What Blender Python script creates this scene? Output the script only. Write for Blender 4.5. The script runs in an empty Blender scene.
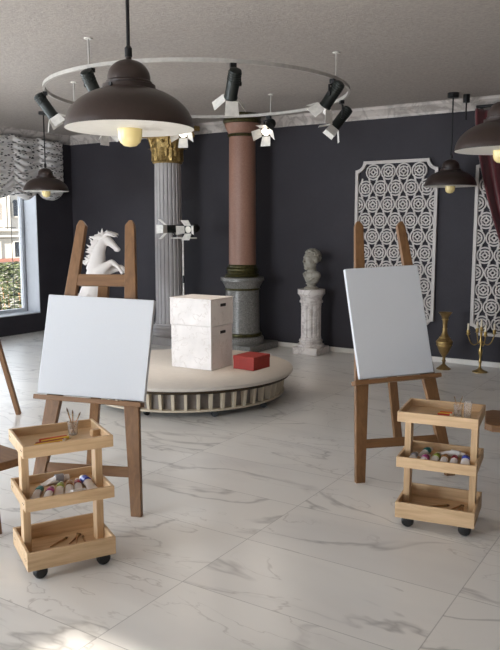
import bpy, math, random
from mathutils import Vector, Matrix
PI = math.pi
sin, cos = math.sin, math.cos
rnd = random.Random(7)
C = bpy.context.scene.collection

# ------------------------------------------------------------------ helpers
class MB:
    """collects shapes, build() links them as ONE mesh object"""
    def __init__(s): s.v = []; s.f = []
    def add(s, vs, fs, M=None):
        n = len(s.v)
        s.v += [tuple(M @ Vector(v)) if M else tuple(v) for v in vs]
        s.f += [tuple(i + n for i in f) for f in fs]
        return s
    def hexa(s, p, M=None):   # 8 points: bottom ring of four, top ring of four
        return s.add(p, [(3, 2, 1, 0), (4, 5, 6, 7), (0, 1, 5, 4), (1, 2, 6, 5), (2, 3, 7, 6), (3, 0, 4, 7)], M)
    def box(s, a, b, M=None):
        x0, y0, z0 = a; x1, y1, z1 = b
        return s.hexa([(x0, y0, z0), (x1, y0, z0), (x1, y1, z0), (x0, y1, z0), (x0, y0, z1), (x1, y0, z1), (x1, y1, z1), (x0, y1, z1)], M)
    def prism(s, poly, z0, z1, M=None):
        n = len(poly)
        vs = [(x, y, z0) for x, y in poly] + [(x, y, z1) for x, y in poly]
        fs = [tuple(range(n - 1, -1, -1)), tuple(range(n, 2 * n))] + [(i, (i + 1) % n, n + (i + 1) % n, n + i) for i in range(n)]
        return s.add(vs, fs, M)
    def lathe(s, prof, n=32, M=None, fn=None):
        vs = []; fs = []; k = len(prof)
        for i in range(n):
            a = 2 * PI * i / n
            for (r, z) in prof:
                rr = r * (fn(a, z) if fn else 1)
                vs.append((rr * cos(a), rr * sin(a), z))
        for i in range(n):
            j = (i + 1) % n
            for q in range(k - 1):
                fs.append((i * k + q, j * k + q, j * k + q + 1, i * k + q + 1))
        if prof[0][0] > 1e-4: fs.append(tuple(i * k for i in range(n - 1, -1, -1)))
        if prof[-1][0] > 1e-4: fs.append(tuple(i * k + k - 1 for i in range(n)))
        return s.add(vs, fs, M)
    def ring(s, prof, n=48, M=None):   # closed profile
        vs = []; fs = []; k = len(prof)
        for i in range(n):
            a = 2 * PI * i / n
            for (r, z) in prof: vs.append((r * cos(a), r * sin(a), z))
        for i in range(n):
            j = (i + 1) % n
            for q in range(k):
                q2 = (q + 1) % k
                fs.append((i * k + q, j * k + q, j * k + q2, i * k + q2))
        return s.add(vs, fs, M)
    def tube(s, pts, r, n=10, M=None):
        pts = [Vector(p) for p in pts]; k = len(pts)
        rs = r if isinstance(r, (list, tuple)) else [r] * k
        vs = []; fs = []; up = None
        for i, p in enumerate(pts):
            d = (pts[min(i + 1, k - 1)] - pts[max(i - 1, 0)]).normalized()
            if up is None:
                up = Vector((0, 0, 1)) if abs(d.z) < .9 else Vector((1, 0, 0))
            a = d.cross(up).normalized(); b = a.cross(d).normalized(); up = b
            for j in range(n):
                t = 2 * PI * j / n
                vs.append(tuple(p + (a * cos(t) + b * sin(t)) * rs[i]))
        for i in range(k - 1):
            for j in range(n):
                j2 = (j + 1) % n
                fs.append((i * n + j, i * n + j2, (i + 1) * n + j2, (i + 1) * n + j))
        fs.append(tuple(range(n - 1, -1, -1))); fs.append(tuple((k - 1) * n + j for j in range(n)))
        return s.add(vs, fs, M)
    def ball(s, c, r, nu=16, nv=10, M=None, rot=None):
        rx, ry, rz = r if isinstance(r, (list, tuple)) else (r, r, r)
        c = Vector(c); R = rot or Matrix.Identity(3)
        vs = [tuple(c + R @ Vector((0, 0, -rz)))]; fs = []
        for j in range(1, nv):
            t = -PI / 2 + PI * j / nv
            for i in range(nu):
                a = 2 * PI * i / nu
                vs.append(tuple(c + R @ Vector((rx * cos(t) * cos(a), ry * cos(t) * sin(a), rz * sin(t)))))
        vs.append(tuple(c + R @ Vector((0, 0, rz)))); e = len(vs) - 1
        for i in range(nu):
            i2 = (i + 1) % nu
            fs.append((0, 1 + i2, 1 + i)); fs.append((e, 1 + (nv - 2) * nu + i, 1 + (nv - 2) * nu + i2))
            for j in range(nv - 2):
                a = 1 + j * nu
                fs.append((a + i, a + i2, a + nu + i2, a + nu + i))
        return s.add(vs, fs, M)
    def build(s, name, mat, parent=None, loc=None, rot=None, bevel=0, smooth=35, seg=2):
        me = bpy.data.meshes.new(name)
        me.from_pydata(s.v, [], s.f); me.update()
        me.materials.append(mat)
        if smooth:
            me.polygons.foreach_set('use_smooth', [True] * len(me.polygons))
            me.set_sharp_from_angle(angle=math.radians(smooth))
        o = bpy.data.objects.new(name, me); C.objects.link(o)
        if parent: o.parent = parent
        if loc: o.location = loc
        if rot: o.rotation_euler = rot
        if bevel:
            m = o.modifiers.new('bevel', 'BEVEL'); m.width = bevel; m.segments = seg; m.limit_method = 'ANGLE'; m.angle_limit = math.radians(40)
        return o

def tag(o, label, cat, group=None, kind=None):
    o['label'] = label; o['category'] = cat
    if group: o['group'] = group
    if kind: o['kind'] = kind
    return o
def thing(name, label, cat, loc=(0, 0, 0), rz=0, group=None):
    o = bpy.data.objects.new(name, None); C.objects.link(o)
    o.empty_display_size = .1; o.location = loc; o.rotation_euler = (0, 0, rz)
    return tag(o, label, cat, group)
def struct(o):
    o['kind'] = 'structure'; return o
def dup(src, loc, rz=None, label=None, group=None):
    c = src.copy(); C.objects.link(c); c.location = loc
    if rz is not None: c.rotation_euler = (0, 0, rz) if not isinstance(rz, tuple) else rz
    if label: c['label'] = label
    if group: c['group'] = group
    for ch in list(src.children):
        d = ch.copy(); C.objects.link(d); d.parent = c
        for g in list(ch.children):
            e = g.copy(); C.objects.link(e); e.parent = d
    return c
def aim(p, q):
    """matrix whose local -Z points from p to q, placed at p"""
    d = (Vector(q) - Vector(p)).normalized()
    return d.to_track_quat('-Z', 'Y')
def T(x=0, y=0, z=0): return Matrix.Translation((x, y, z))
def RX(a): return Matrix.Rotation(a, 4, 'X')
def RY(a): return Matrix.Rotation(a, 4, 'Y')
def RZ(a): return Matrix.Rotation(a, 4, 'Z')

# ------------------------------------------------------------------ materials
def lin(c): return tuple(((x / 255) / 12.92 if x / 255 <= .04045 else ((x / 255 + .055) / 1.055) ** 2.4) for x in c) + (1,)
class NT:
    def __init__(s, name):
        s.m = bpy.data.materials.new(name); s.m.use_nodes = True
        s.t = s.m.node_tree; s.b = s.t.nodes['Principled BSDF']
    def n(s, typ, **kw):
        o = s.t.nodes.new(typ)
        for k, v in kw.items():
            if k.startswith('i_'): o.inputs[k[2:].replace('_', ' ')].default_value = v
            else: setattr(o, k, v)
        return o
    def l(s, a, b): s.t.links.new(a, b)
    def coord(s, scale=(1, 1, 1), kind='Object', rot=(0, 0, 0)):
        c = s.n('ShaderNodeTexCoord'); mp = s.n('ShaderNodeMapping')
        mp.inputs['Scale'].default_value = scale; mp.inputs['Rotation'].default_value = rot
        s.l(c.outputs[kind], mp.inputs[0]); return mp.outputs[0]
    def noise(s, vec, scale, detail=4, rough=.5, dist=0):
        o = s.n('ShaderNodeTexNoise'); o.inputs['Scale'].default_value = scale; o.inputs['Detail'].default_value = detail
        o.inputs['Roughness'].default_value = rough; o.inputs['Distortion'].default_value = dist
        if vec is not None: s.l(vec, o.inputs['Vector'])
        return o.outputs['Fac']
    def ramp(s, fac, stops, interp='LINEAR'):
        o = s.n('ShaderNodeValToRGB'); o.color_ramp.interpolation = interp
        e = o.color_ramp.elements
        while len(e) < len(stops): e.new(.5)
        for k, (p, c) in enumerate(stops): e[k].position = p; e[k].color = c if len(c) == 4 else lin(c)
        s.l(fac, o.inputs[0]); return o.outputs[0]
    def mix(s, fac, a, b, mode='MIX'):
        o = s.n('ShaderNodeMix', data_type='RGBA', blend_type=mode)
        for x, i in ((fac, 0), (a, 6), (b, 7)):
            if hasattr(x, 'links'): s.l(x, o.inputs[i])
            else: o.inputs[i].default_value = x
        return o.outputs[2]
    def math(s, op, a, b=0, c=None):
        o = s.n('ShaderNodeMath', operation=op)
        for i, x in enumerate((a, b, c)):
            if x is None: continue
            if hasattr(x, 'links'): s.l(x, o.inputs[i])
            else: o.inputs[i].default_value = x
        return o.outputs[0]
    def bump(s, h, strength=.2, dist=.01):
        o = s.n('ShaderNodeBump'); o.inputs['Strength'].default_value = strength; o.inputs['Distance'].default_value = dist
        s.l(h, o.inputs['Height']); s.l(o.outputs[0], s.b.inputs['Normal'])
    def col(s, c):
        if hasattr(c, 'links'): s.l(c, s.b.inputs['Base Color'])
        else: s.b.inputs['Base Color'].default_value = c
    def set(s, **kw):
        for k, v in kw.items(): s.b.inputs[k.replace('_', ' ')].default_value = v
        return s.m

def plain(name, rgb, rough=.5, metal=0, var=.12, scale=25, bump=0, **kw):
    t = NT(name); c = lin(rgb)
    v = t.noise(t.coord(), scale, 4)
    lo = tuple(x * (1 - var) for x in c[:3]) + (1,); hi = tuple(min(1, x * (1 + var)) for x in c[:3]) + (1,)
    t.col(t.ramp(v, [(.3, lo), (.7, hi)]))
    if bump: t.bump(v, bump, .005)
    return t.set(Roughness=rough, Metallic=metal, **kw)
def wood(name, a, b, axis=0, rough=.5):
    t = NT(name); sc = [14, 14, 14]; sc[axis] = 1.2
    v = t.coord(tuple(sc))
    g = t.noise(v, 3.0, 6, .6, .6)
    fine = t.noise(v, 14, 3, .5)
    c = t.ramp(g, [(.3, lin(a)), (.7, lin(b))])
    c = t.mix(t.math('MULTIPLY', fine, .25), c, lin(tuple(x * .72 for x in a)))
    t.col(c); t.bump(fine, .08, .002)
    return t.set(Roughness=rough)
def marble(name, base, vein, scale=3, thin=.03, rough=.3, amount=1.0):
    t = NT(name); v = t.coord()
    n1 = t.noise(v, scale, 6, .55, .8)
    r1 = t.math('ABSOLUTE', t.math('SUBTRACT', n1, .5))
    m = t.ramp(r1, [(0, (amount,) * 3 + (1,)), (thin, (0, 0, 0, 1))])
    n2 = t.noise(v, scale * .8, 3, .5)
    cloud = t.ramp(n2, [(.35, lin(tuple(x * .93 for x in base))), (.7, lin(base))])
    t.col(t.mix(m, cloud, lin(vein)))
    return t.set(Roughness=rough)

M = {}
PINE_A, PINE_B = (192, 158, 118), (222, 190, 150)
WAL_A, WAL_B = (114, 80, 50), (144, 105, 68)
M['pine'] = wood('pine_wood', PINE_A, PINE_B, 0)
M['pine_v'] = wood('pine_wood_upright', PINE_A, PINE_B, 2)
M['walnut'] = wood('brown_wood', WAL_A, WAL_B, 0)
M['walnut_v'] = wood('brown_wood_upright', WAL_A, WAL_B, 2)
M['canvas'] = plain('primed_canvas', (212, 215, 220), .85, var=.02, scale=300, bump=.15)
M['black'] = plain('black_metal', (24, 24, 26), .4, .3)
M['rubber'] = plain('black_rubber', (14, 14, 15), .5)
M['whitemetal'] = plain('white_metal', (225, 222, 216), .4)
M['rail'] = plain('grey_track_metal', (176, 172, 166), .4)
M['housing'] = plain('dark_green_black_metal', (36, 40, 38), .4, .4)
M['enamel'] = plain('brown_enamel', (52, 40, 36), .36, .0, var=.12, scale=60)
M['enamel_in'] = plain('white_enamel', (236, 234, 228), .5, var=.03)
M['gold'] = plain('gilded_plaster', (158, 132, 80), .45, .6, var=.5, scale=45, bump=.3)
M['brass'] = plain('brass', (182, 154, 96), .32, .85, var=.25, scale=30)
M['oldbrass'] = plain('old_brass', (150, 124, 80), .4, .7, var=.3, scale=20, bump=.2)
M['plaster'] = plain('white_plaster', (232, 228, 222), .6, var=.04, scale=12)
M['statue'] = plain('white_statue_plaster', (236, 230, 226), .55, var=.03, scale=10)
M['column_white'] = plain('pale_stone', (174, 170, 170), .55, var=.05, scale=10)
M['lattice'] = plain('white_lacquered_lattice', (194, 187, 182), .5, var=.03)
M['bust'] = plain('grey_stone', (154, 149, 137), .6, var=.14, scale=30, bump=.1)
M['pedestal'] = marble('pedestal_marble', (224, 217, 212), (150, 136, 132), 6, .035, .35, .5)
M['boxmarble'] = marble('box_marble_paper', (230, 225, 222), (196, 188, 182), 8, .02, .45, .7)
M['red'] = plain('red_card', (150, 46, 38), .6, var=.08, scale=20)
M['podium'] = plain('podium_top_cloth', (208, 200, 190), .7, var=.03, scale=18)
M['podium_gap'] = plain('podium_inner_grey', (124, 116, 110), .7, var=.1)
M['ivory'] = plain('ivory_paint', (205, 192, 170), .5, var=.04)
M['dark_band'] = plain('dark_bronze_band', (70, 58, 44), .4, .5)
M['winframe'] = plain('white_window_plastic', (204, 208, 214), .35, var=.02)
M['candle'] = plain('candle_wax', (226, 214, 190), .5, var=.03)
M['bristle'] = plain('brush_bristle', (104, 78, 54), .8)
M['stick'] = wood('brush_stick_wood', (150, 104, 62), (190, 142, 92), 2)

def granite(name, base, dark, light, scale=90, rough=.3):
    t = NT(name); v = t.coord()
    vo = t.n('ShaderNodeTexVoronoi'); vo.inputs['Scale'].default_value = scale; t.l(v, vo.inputs['Vector'])
    sep = t.n('ShaderNodeSeparateColor'); t.l(vo.outputs['Color'], sep.inputs[0])
    c = t.ramp(sep.outputs[0], [(0, lin(dark)), (.35, lin(base)), (.75, lin(base)), (1, lin(light))])
    n = t.noise(v, 6, 3)
    c = t.mix(t.math('MULTIPLY', n, .3), c, lin(dark))
    t.col(c); return t.set(Roughness=rough)
M['granite'] = granite('grey_granite', (126, 124, 120), (96, 95, 92), (152, 150, 146))
M['pink'] = granite('pink_granite', (152, 113, 96), (142, 104, 88), (163, 124, 107), 110, .45)
M['greenband'] = plain('green_bronze', (70, 66, 34), .3, .5, var=.5, scale=40, bump=.2)

def bulb_mat():
    t = NT('warm_bulb_glass'); t.col(lin((226, 208, 150)))
    t.b.inputs['Emission Color'].default_value = lin((255, 224, 140)); t.b.inputs['Emission Strength'].default_value = .07
    return t.set(Roughness=.25)
M['bulb'] = bulb_mat()
def lens_mat(name, e):
    t = NT(name); t.col(lin((240, 236, 224)))
    t.b.inputs['Emission Color'].default_value = lin((255, 238, 214)); t.b.inputs['Emission Strength'].default_value = e
    return t.set(Roughness=.2)
M['lens'] = lens_mat('lit_spot_lens', 9)
M['lens_off'] = lens_mat('unlit_spot_lens', 0)
def glass(name, rough=.02, tint=(1, 1, 1, 1)):
    t = NT(name); t.col(tint)
    return t.set(Roughness=rough, Transmission_Weight=1, IOR=1.45)
M['glass'] = glass('clear_glass', .12)
M['glass'].node_tree.nodes['Principled BSDF'].inputs['Transmission Weight'].default_value = .9
def pane():
    m = bpy.data.materials.new('window_glass'); m.use_nodes = True; t = m.node_tree; t.nodes.clear()
    o = t.nodes.new('ShaderNodeOutputMaterial'); a = t.nodes.new('ShaderNodeBsdfTransparent'); b = t.nodes.new('ShaderNodeBsdfGlossy')
    b.inputs['Roughness'].default_value = .02; x = t.nodes.new('ShaderNodeMixShader'); fr = t.nodes.new('ShaderNodeFresnel'); fr.inputs[0].default_value = 1.35
    t.links.new(fr.outputs[0], x.inputs[0]); t.links.new(a.outputs[0], x.inputs[1]); t.links.new(b.outputs[0], x.inputs[2]); t.links.new(x.outputs[0], o.inputs[0])
    return m
M['pane'] = pane()

def floor_mat():
    t = NT('marble_floor_tiles'); v = t.coord((1, 1, 1))
    PX, PY, X0, Y0 = 1.03, .5125, -1.835, 1.827
    sep = t.n('ShaderNodeSeparateXYZ'); t.l(v, sep.inputs[0])
    u = t.math('DIVIDE', t.math('SUBTRACT', sep.outputs[0], X0), PX)
    w = t.math('DIVIDE', t.math('SUBTRACT', sep.outputs[1], Y0), PY)
    fu, fw = t.math('FRACT', u), t.math('FRACT', w)
    iu, iw = t.math('FLOOR', u), t.math('FLOOR', w)
    du = t.math('MULTIPLY', t.math('MINIMUM', fu, t.math('SUBTRACT', 1, fu)), PX)
    dw = t.math('MULTIPLY', t.math('MINIMUM', fw, t.math('SUBTRACT', 1, fw)), PY)
    joint = t.math('LESS_THAN', t.math('MINIMUM', du, dw), .0022)
    wn = t.n('ShaderNodeTexWhiteNoise', noise_dimensions='2D')
    cmb = t.n('ShaderNodeCombineXYZ'); t.l(iu, cmb.inputs[0]); t.l(iw, cmb.inputs[1]); t.l(cmb.outputs[0], wn.inputs['Vector'])
    seed = wn.outputs['Value']
    # each tile takes its own piece of the vein pattern, veins run along the slab
    off = t.n('ShaderNodeVectorMath', operation='MULTIPLY_ADD'); t.l(wn.outputs['Color'], off.inputs[0]); off.inputs[1].default_value = (17, 13, 9); t.l(v, off.inputs[2])
    mp = t.n('ShaderNodeMapping'); mp.inputs['Rotation'].default_value = (0, 0, math.radians(-62)); mp.inputs['Scale'].default_value = (.55, 1.5, 1); t.l(off.outputs[0], mp.inputs[0])
    def vein(scale, dist, wid, det=5):
        n = t.noise(mp.outputs[0], scale, det, .5, dist)
        return t.math('ABSOLUTE', t.math('SUBTRACT', n, .5)), n
    a, na = vein(.95, .5, .02)
    b, nb = vein(1.7, 1.2, .01)
    mk = t.noise(off.outputs[0], 1.6, 2)
    ma = t.ramp(a, [(0, (1, 1, 1, 1)), (.003, (.7, .7, .7, 1)), (.012, (0, 0, 0, 1))])
    ma = t.math('MULTIPLY', ma, t.ramp(mk, [(.36, (0, 0, 0, 1)), (.58, (1, 1, 1, 1))]))
    mb = t.ramp(b, [(0, (.7, .7, .7, 1)), (.008, (0, 0, 0, 1))])
    mb = t.math('MULTIPLY', mb, t.ramp(mk, [(.45, (1, 1, 1, 1)), (.6, (.1, .1, .1, 1))]))
    cl = t.noise(mp.outputs[0], 1.1, 4, .55, .3)
    base = t.ramp(cl, [(.3, (222, 219, 215)), (.5, (235, 232, 227))])
    c = t.mix(t.math('MULTIPLY', ma, .5), base, lin((120, 114, 110)))
    c = t.mix(t.math('MULTIPLY', mb, .5), c, lin((138, 128, 118)))
    c = t.mix(t.math('MULTIPLY', joint, .42), c, lin((112, 108, 104)))
    t.col(c)
    return t.set(Roughness=.3)
M['floor'] = floor_mat()
def wall_mat():
    t = NT('dark_navy_wallpaper'); v = t.coord()
    n = t.noise(v, 160, 2); n2 = t.noise(v, 2.5, 3); n3 = t.noise(v, 38, 4)
    c = t.ramp(n2, [(.3, (42, 39, 45)), (.7, (50, 47, 53))])
    c = t.mix(t.math('MULTIPLY', n3, .3), c, lin((64, 61, 68)))
    t.col(c); t.bump(n, .25, .004); return t.set(Roughness=.75)
M['wall'] = wall_mat()
def ceil_mat():
    t = NT('grey_rough_plaster'); v = t.coord()
    n = t.noise(v, 45, 5, .7); n2 = t.noise(v, 1.2, 3)
    c = t.ramp(n, [(.3, (152, 145, 139)), (.7, (182, 174, 167))])
    t.col(c); t.bump(n, .5, .01); return t.set(Roughness=.9)
M['ceiling'] = ceil_mat()
M['cornice'] = marble('cornice_marble', (206, 198, 192), (150, 142, 136), 4, .08, .45, .8)
M['outer_wall'] = plain('pale_wall_paint', (200, 196, 190), .8, var=.03)

def blind_mat():
    t = NT('leaf_print_fabric'); v = t.coord((1, 5, 14))
    vo = t.n('ShaderNodeTexVoronoi'); vo.inputs['Scale'].default_value = 2.6; vo.inputs['Randomness'].default_value = 1; t.l(v, vo.inputs['Vector'])
    n = t.noise(t.coord((1, 12, 30)), 2, 4, .6, 1.0)
    d = t.math('ADD', vo.outputs['Distance'], t.math('MULTIPLY', n, .55))
    t.col(t.ramp(d, [(.54, (54, 52, 56)), (.6, (232, 229, 227))]))
    return t.set(Roughness=.85)
M['blind'] = blind_mat()
def curtain_mat():
    t = NT('burgundy_velvet'); v = t.coord((12, 12, 1))
    n = t.noise(v, 3, 4)
    t.col(t.ramp(n, [(.3, (78, 26, 31)), (.7, (104, 38, 44))]))
    t.b.inputs['Sheen Weight'].default_value = .35
    return t.set(Roughness=.75)
M['curtain'] = curtain_mat()

# ------------------------------------------------------------------ setting
XL, XR, YB, YF, ZC = -8.37, 2.6, 8.07, -3.0, 2.88
def slab(name, a, b, m): return struct(MB().box(a, b).build(name, m, smooth=0))
slab('floor', (XL - .45, YF - .2, -.12), (XR + .2, YB + .2, 0), M['floor'])
slab('ceiling', (XL - .45, YF - .2, ZC), (XR + .2, YB + .2, ZC + .15), M['ceiling'])
slab('wall_back', (XL - .45, YB, 0), (XR + .2, YB + .2, ZC), M['wall'])
slab('wall_right', (XR, YF - .2, 0), (XR + .2, YB, ZC), M['wall'])
# left wall with three windows (the far one is seen), front wall with two wide windows behind the camera
XO = XL - .34
wins = [(5.05, 7.37), (1.3, 3.9), (-2.3, .3)]
Z0, Z1 = .27, 2.3
w = MB()
ys = [YF - .2] + [q for p in sorted(wins) for q in p] + [YB]
for i in range(0, len(ys), 2): w.box((XO, ys[i], 0), (XL, ys[i + 1], ZC))
for a, b in wins: w.box((XO, a, 0), (XL, b, Z0)); w.box((XO, a, Z1), (XL, b, ZC))
struct(w.build('wall_left', M['wall'], smooth=0))
fw = [(-7.2, -3.9), (-.82, 2.0)]
w = MB(); xs = [XL] + [q for p in fw for q in p] + [XR]
for i in range(0, len(xs), 2): w.box((xs[i], YF - .2, 0), (xs[i + 1], YF, ZC))
for a, b in fw: w.box((a, YF - .2, 0), (b, YF, .3)); w.box((a, YF - .2, 2.5), (b, YF, ZC))
struct(w.build('wall_front', M['wall'], smooth=0))

def window(name, lo, hi, x, z0, z1):
    """frame in the outer half of the left wall, white lining of the reveal, pane, sill"""
    root = bpy.data.objects.new(name, None); C.objects.link(root); root.location = (x, lo, z0); struct(root)
    W, Hh = hi - lo, z1 - z0
    m = MB(); fr = .06
    m.box((0, 0, 0), (.07, fr, Hh)).box((0, W - fr, 0), (.07, W, Hh)).box((0, fr, 0), (.07, W - fr, fr)).box((0, fr, Hh - fr), (.07, W - fr, Hh))
    m.box((.01, W / 2 - .045, fr), (.06, W / 2 + .045, Hh - fr))
    m.build('window_frame', M['winframe'], root, bevel=.004)
    MB().box((.03, fr * .8, fr * .8), (.036, W - fr * .8, Hh - fr * .8)).build('window_pane', M['pane'], root, smooth=0)
    r = MB(); t = .012
    r.box((.07, W - t, 0), (.34, W, Hh)).box((.07, 0, 0), (.34, t, Hh)).box((.07, t, Hh - t), (.34, W - t, Hh))
    r.build('window_reveal', M['winframe'], root, smooth=0)
    MB().box((.0705, W - t - .012, .014), (.088, W - t, Hh - t)).build('window_seal', plain('grey_rubber_seal', (120, 122, 128), .6), root, smooth=0)
    MB().box((.07, t, 0), (.342, W - t, .014)).build('window_sill', M['winframe'], root, bevel=.004)
    return root
for i, (a, b) in enumerate(wins): window('window_%d' % (i + 1), a, b, XO, Z0, Z1)
for i, (a, b) in enumerate(fw):
    root = bpy.data.objects.new('window_%d' % (i + 4), None); C.objects.link(root); struct(root)
    m = MB(); y0, y1 = YF - .14, YF - .07
    m.box((a, y0, .3), (a + .07, y1, 2.5)).box((b - .07, y0, .3), (b, y1, 2.5)).box((a + .07, y0, .3), (b - .07, y1, .37)).box((a + .07, y0, 2.43), (b - .07, y1, 2.5))
    m.box(((a + b) / 2 - .04, y0, .37), ((a + b) / 2 + .04, y1, 2.43))
    m.build('window_frame', M['winframe'], root)
    MB().box((a + .05, y0 + .03, .35), (b - .05, y0 + .036, 2.45)).build('window_pane', M['pane'], root, smooth=0)

# cornice: stepped profile along back and left wall, open to the room
def cornice(name, pts_fn, L):
    prof = [(0, -.125), (.018, -.125), (.024, -.1), (.035, -.085), (.06, -.05), (.085, -.03), (.09, -.012), (.1, 0), (0, 0)]
    vs = []; fs = []; k = len(prof)
    for e in (0, 1):
        for d, z in prof: vs.append(pts_fn(e, d, ZC + z))
    fs = [(i, (i + 1) % k, k + (i + 1) % k, k + i) for i in range(k)] + [tuple(range(k)), tuple(range(2 * k - 1, k - 1, -1))]
    return struct(MB().add(vs, fs).build(name, M['cornice'], smooth=20))
cornice('trim_1', lambda e, d, z: ((XL + d if e else XR), YB - d, z), 0)
cornice('trim_2', lambda e, d, z: (XL + d, (YB - d if e else YF), z), 0)
struct(MB().box((XL, YB - .018, 0), (XR, YB, .055)).build('baseboard_back', M['plaster'], bevel=.004))

# ------------------------------------------------------------------ outside the window
struct(MB().box((-70, -30, -2.8), (XO - .02, 90, -2.6)).build('ground', plain('pale_paving', (150, 146, 138), .9), smooth=0))
def facade():
    root = thing('building', 'pale classical building with dark windows across the street outside the window', 'building', (-55, 46, -2.6))
    wallm = plain('pale_facade_stone', (188, 184, 176), .8, var=.05, scale=1)
    MB().box((-8, -16, 0), (0, 16, 14)).build('facade_wall', wallm, root, smooth=0)
    t = MB()
    for z in (3.36, 3.9, 8.2, 9.0): t.box((0, -16, z), (.3, 16, z + .2))
    t.build('string_course', wallm, root, smooth=0)
    MB().box((0, -16, 1.1), (.2, 16, 1.42)).build('terracotta_band', plain('terracotta', (158, 112, 98), .8), root, smooth=0)
    dark = plain('dark_window_opening', (44, 48, 54), .2)
    S90 = Matrix(((0, 0, 1, 0), (1, 0, 0, 0), (0, 1, 0, 0), (0, 0, 0, 1)))
    for k in range(-6, 7):
        y = -.1 + 2.3 * k; w = .33
        f = MB()
        for a, b, c, d in ((-.45, .45, 1.42, 1.52), (-.45, .45, 2.9, 3.02), (-.45, -w, 1.52, 2.9), (w, .45, 1.52, 2.9)): f.box((0, y + a, c), (.12, y + b, d))
        f = f.build('window_surround', wallm, root)
        MB().box((.002, y - w, 1.52), (.05, y + w, 2.9)).build('dark_pane', dark, f, smooth=0)
        f = MB()
        for a, b, c, d in ((-.45, .45, 5.15, 5.28), (-.45, -w, 5.28, 6.5), (w, .45, 5.28, 6.5)): f.box((0, y + a, c), (.12, y + b, d))
        f = f.build('window_surround', wallm, root)
        arch = [(y - w, 5.28), (y + w, 5.28)] + [(y + w * cos(PI * q / 10), 6.45 + w * sin(PI * q / 10)) for q in range(11)]
        MB().prism(arch, .002, .05, S90).build('dark_pane', dark, f, smooth=0)
        for dy in (-1.35, -.95):
            MB().box((0, y + dy - .13, 4.1), (.28, y + dy + .13, 8.2)).build('pilaster', wallm, root)
facade()
def bush(loc, h, r, label, n):
    root = thing('bush', label, 'bush', loc, 0, 'bushes outside the window')
    fol = NT('leaf_green'); v = fol.noise(fol.coord(), 9, 3)
    fol.col(fol.ramp(v, [(.3, (32, 40, 25)), (.5, (60, 70, 42)), (.72, (112, 118, 78))])); fol.set(Roughness=.6)
    st = MB(); lf = MB()
    for k in range(9):
        a = rnd.uniform(0, 2 * PI); q = rnd.uniform(.2, .8) * r
        st.tube([(0, 0, 0), (q * .4 * cos(a), q * .4 * sin(a), h * .45), (q * cos(a), q * sin(a), h * .9)], [.02, .014, .006], 6)
    for k in range(n):
        a = rnd.uniform(0, 2 * PI); u = rnd.random() ** .45; zz = rnd.uniform(.52, 1)
        rr = r * u * math.sqrt(max(.05, 1 - (2 * zz - 1) ** 2 * .8))
        p = Vector((rr * cos(a), rr * sin(a), zz * h)); s = rnd.uniform(.03, .065)
        Mx = Matrix.Translation(p) @ Matrix.Rotation(rnd.uniform(0, 6.28), 4, 'Z') @ Matrix.Rotation(rnd.uniform(-1.2, 1.2), 4, 'X')
        lf.add([(-s, 0, 0), (0, -s * .45, .004), (s, 0, 0), (0, s * .45, .004)], [(0, 1, 2, 3)], Mx)
    st.build('stem', M['stick'], root); lf.build('foliage', fol.m, root, smooth=0)
bush((-10.6, 8.75, -2.6), 3.5, .85, 'green leafy bush right outside the window beside its right frame', 3000)
bush((-12.2, 10.6, -2.6), 3.4, .95, 'green leafy bush outside the window, farther off behind the nearer bush', 2600)
# iron grille standing outside the window
g = MB()
for k in range(11): g.tube([(-9.35, 4.97 + .274 * k, .05), (-9.35, 4.97 + .274 * k, 2.4)], .005, 6)
for z in (.12, 1.36, 1.52, 2.03): g.tube([(-9.35, 4.9, z), (-9.35, 7.8, z)], .006, 6)
for y in (4.95, 7.75): g.tube([(-9.35, y, .12), (XO + .001, y, .12)], .012, 6); g.tube([(-9.35, y, 2.03), (XO + .001, y, 2.03)], .012, 6)
tag(g.build('window_grille', M['black']), 'thin black iron grille standing outside the window', 'grille')

# ------------------------------------------------------------------ window valance
def valance():
    NU, NV = 150, 90; y0, y1, zt, zb = 4.6, 7.84, 2.80, 2.02; cell = .46; rows = 9
    vs = []; fs = []
    for i in range(NU + 1):
        y = y0 + (y1 - y0) * i / NU
        ph = ((y1 - y) / cell) % 1.0; sag = sin(PI * ph) ** .8
        jit = .25 * sin(7 * y) + .2 * sin(17.3 * y + 1)
        for j in range(NV + 1):
            t = j / NV
            z = zt - .02 * sag - t * (zt - zb) - sag * (.015 + .075 * t) + .006 * sin(23 * y + 9 * t)
            puff = abs(sin(PI * (rows * t + .25 * jit))) ** .7
            x = XL + .055 + (.012 + .055 * puff * (.35 + .65 * sag)) + .01 * sin(11 * y)
            if t > .93: x -= .05 * ((t - .93) / .07) ** 2
            vs.append((x, y, z))
    for i in range(NU):
        for j in range(NV):
            a = i * (NV + 1) + j
            fs.append((a, a + 1, a + NV + 2, a + NV + 1))
    o = MB().add(vs, fs).build('window_valance', M['blind'], smooth=180)
    s = o.modifiers.new('thick', 'SOLIDIFY'); s.thickness = .006
    tag(o, 'white ruched fabric blind with black leaf print gathered above the window', 'blind')
valance()

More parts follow.
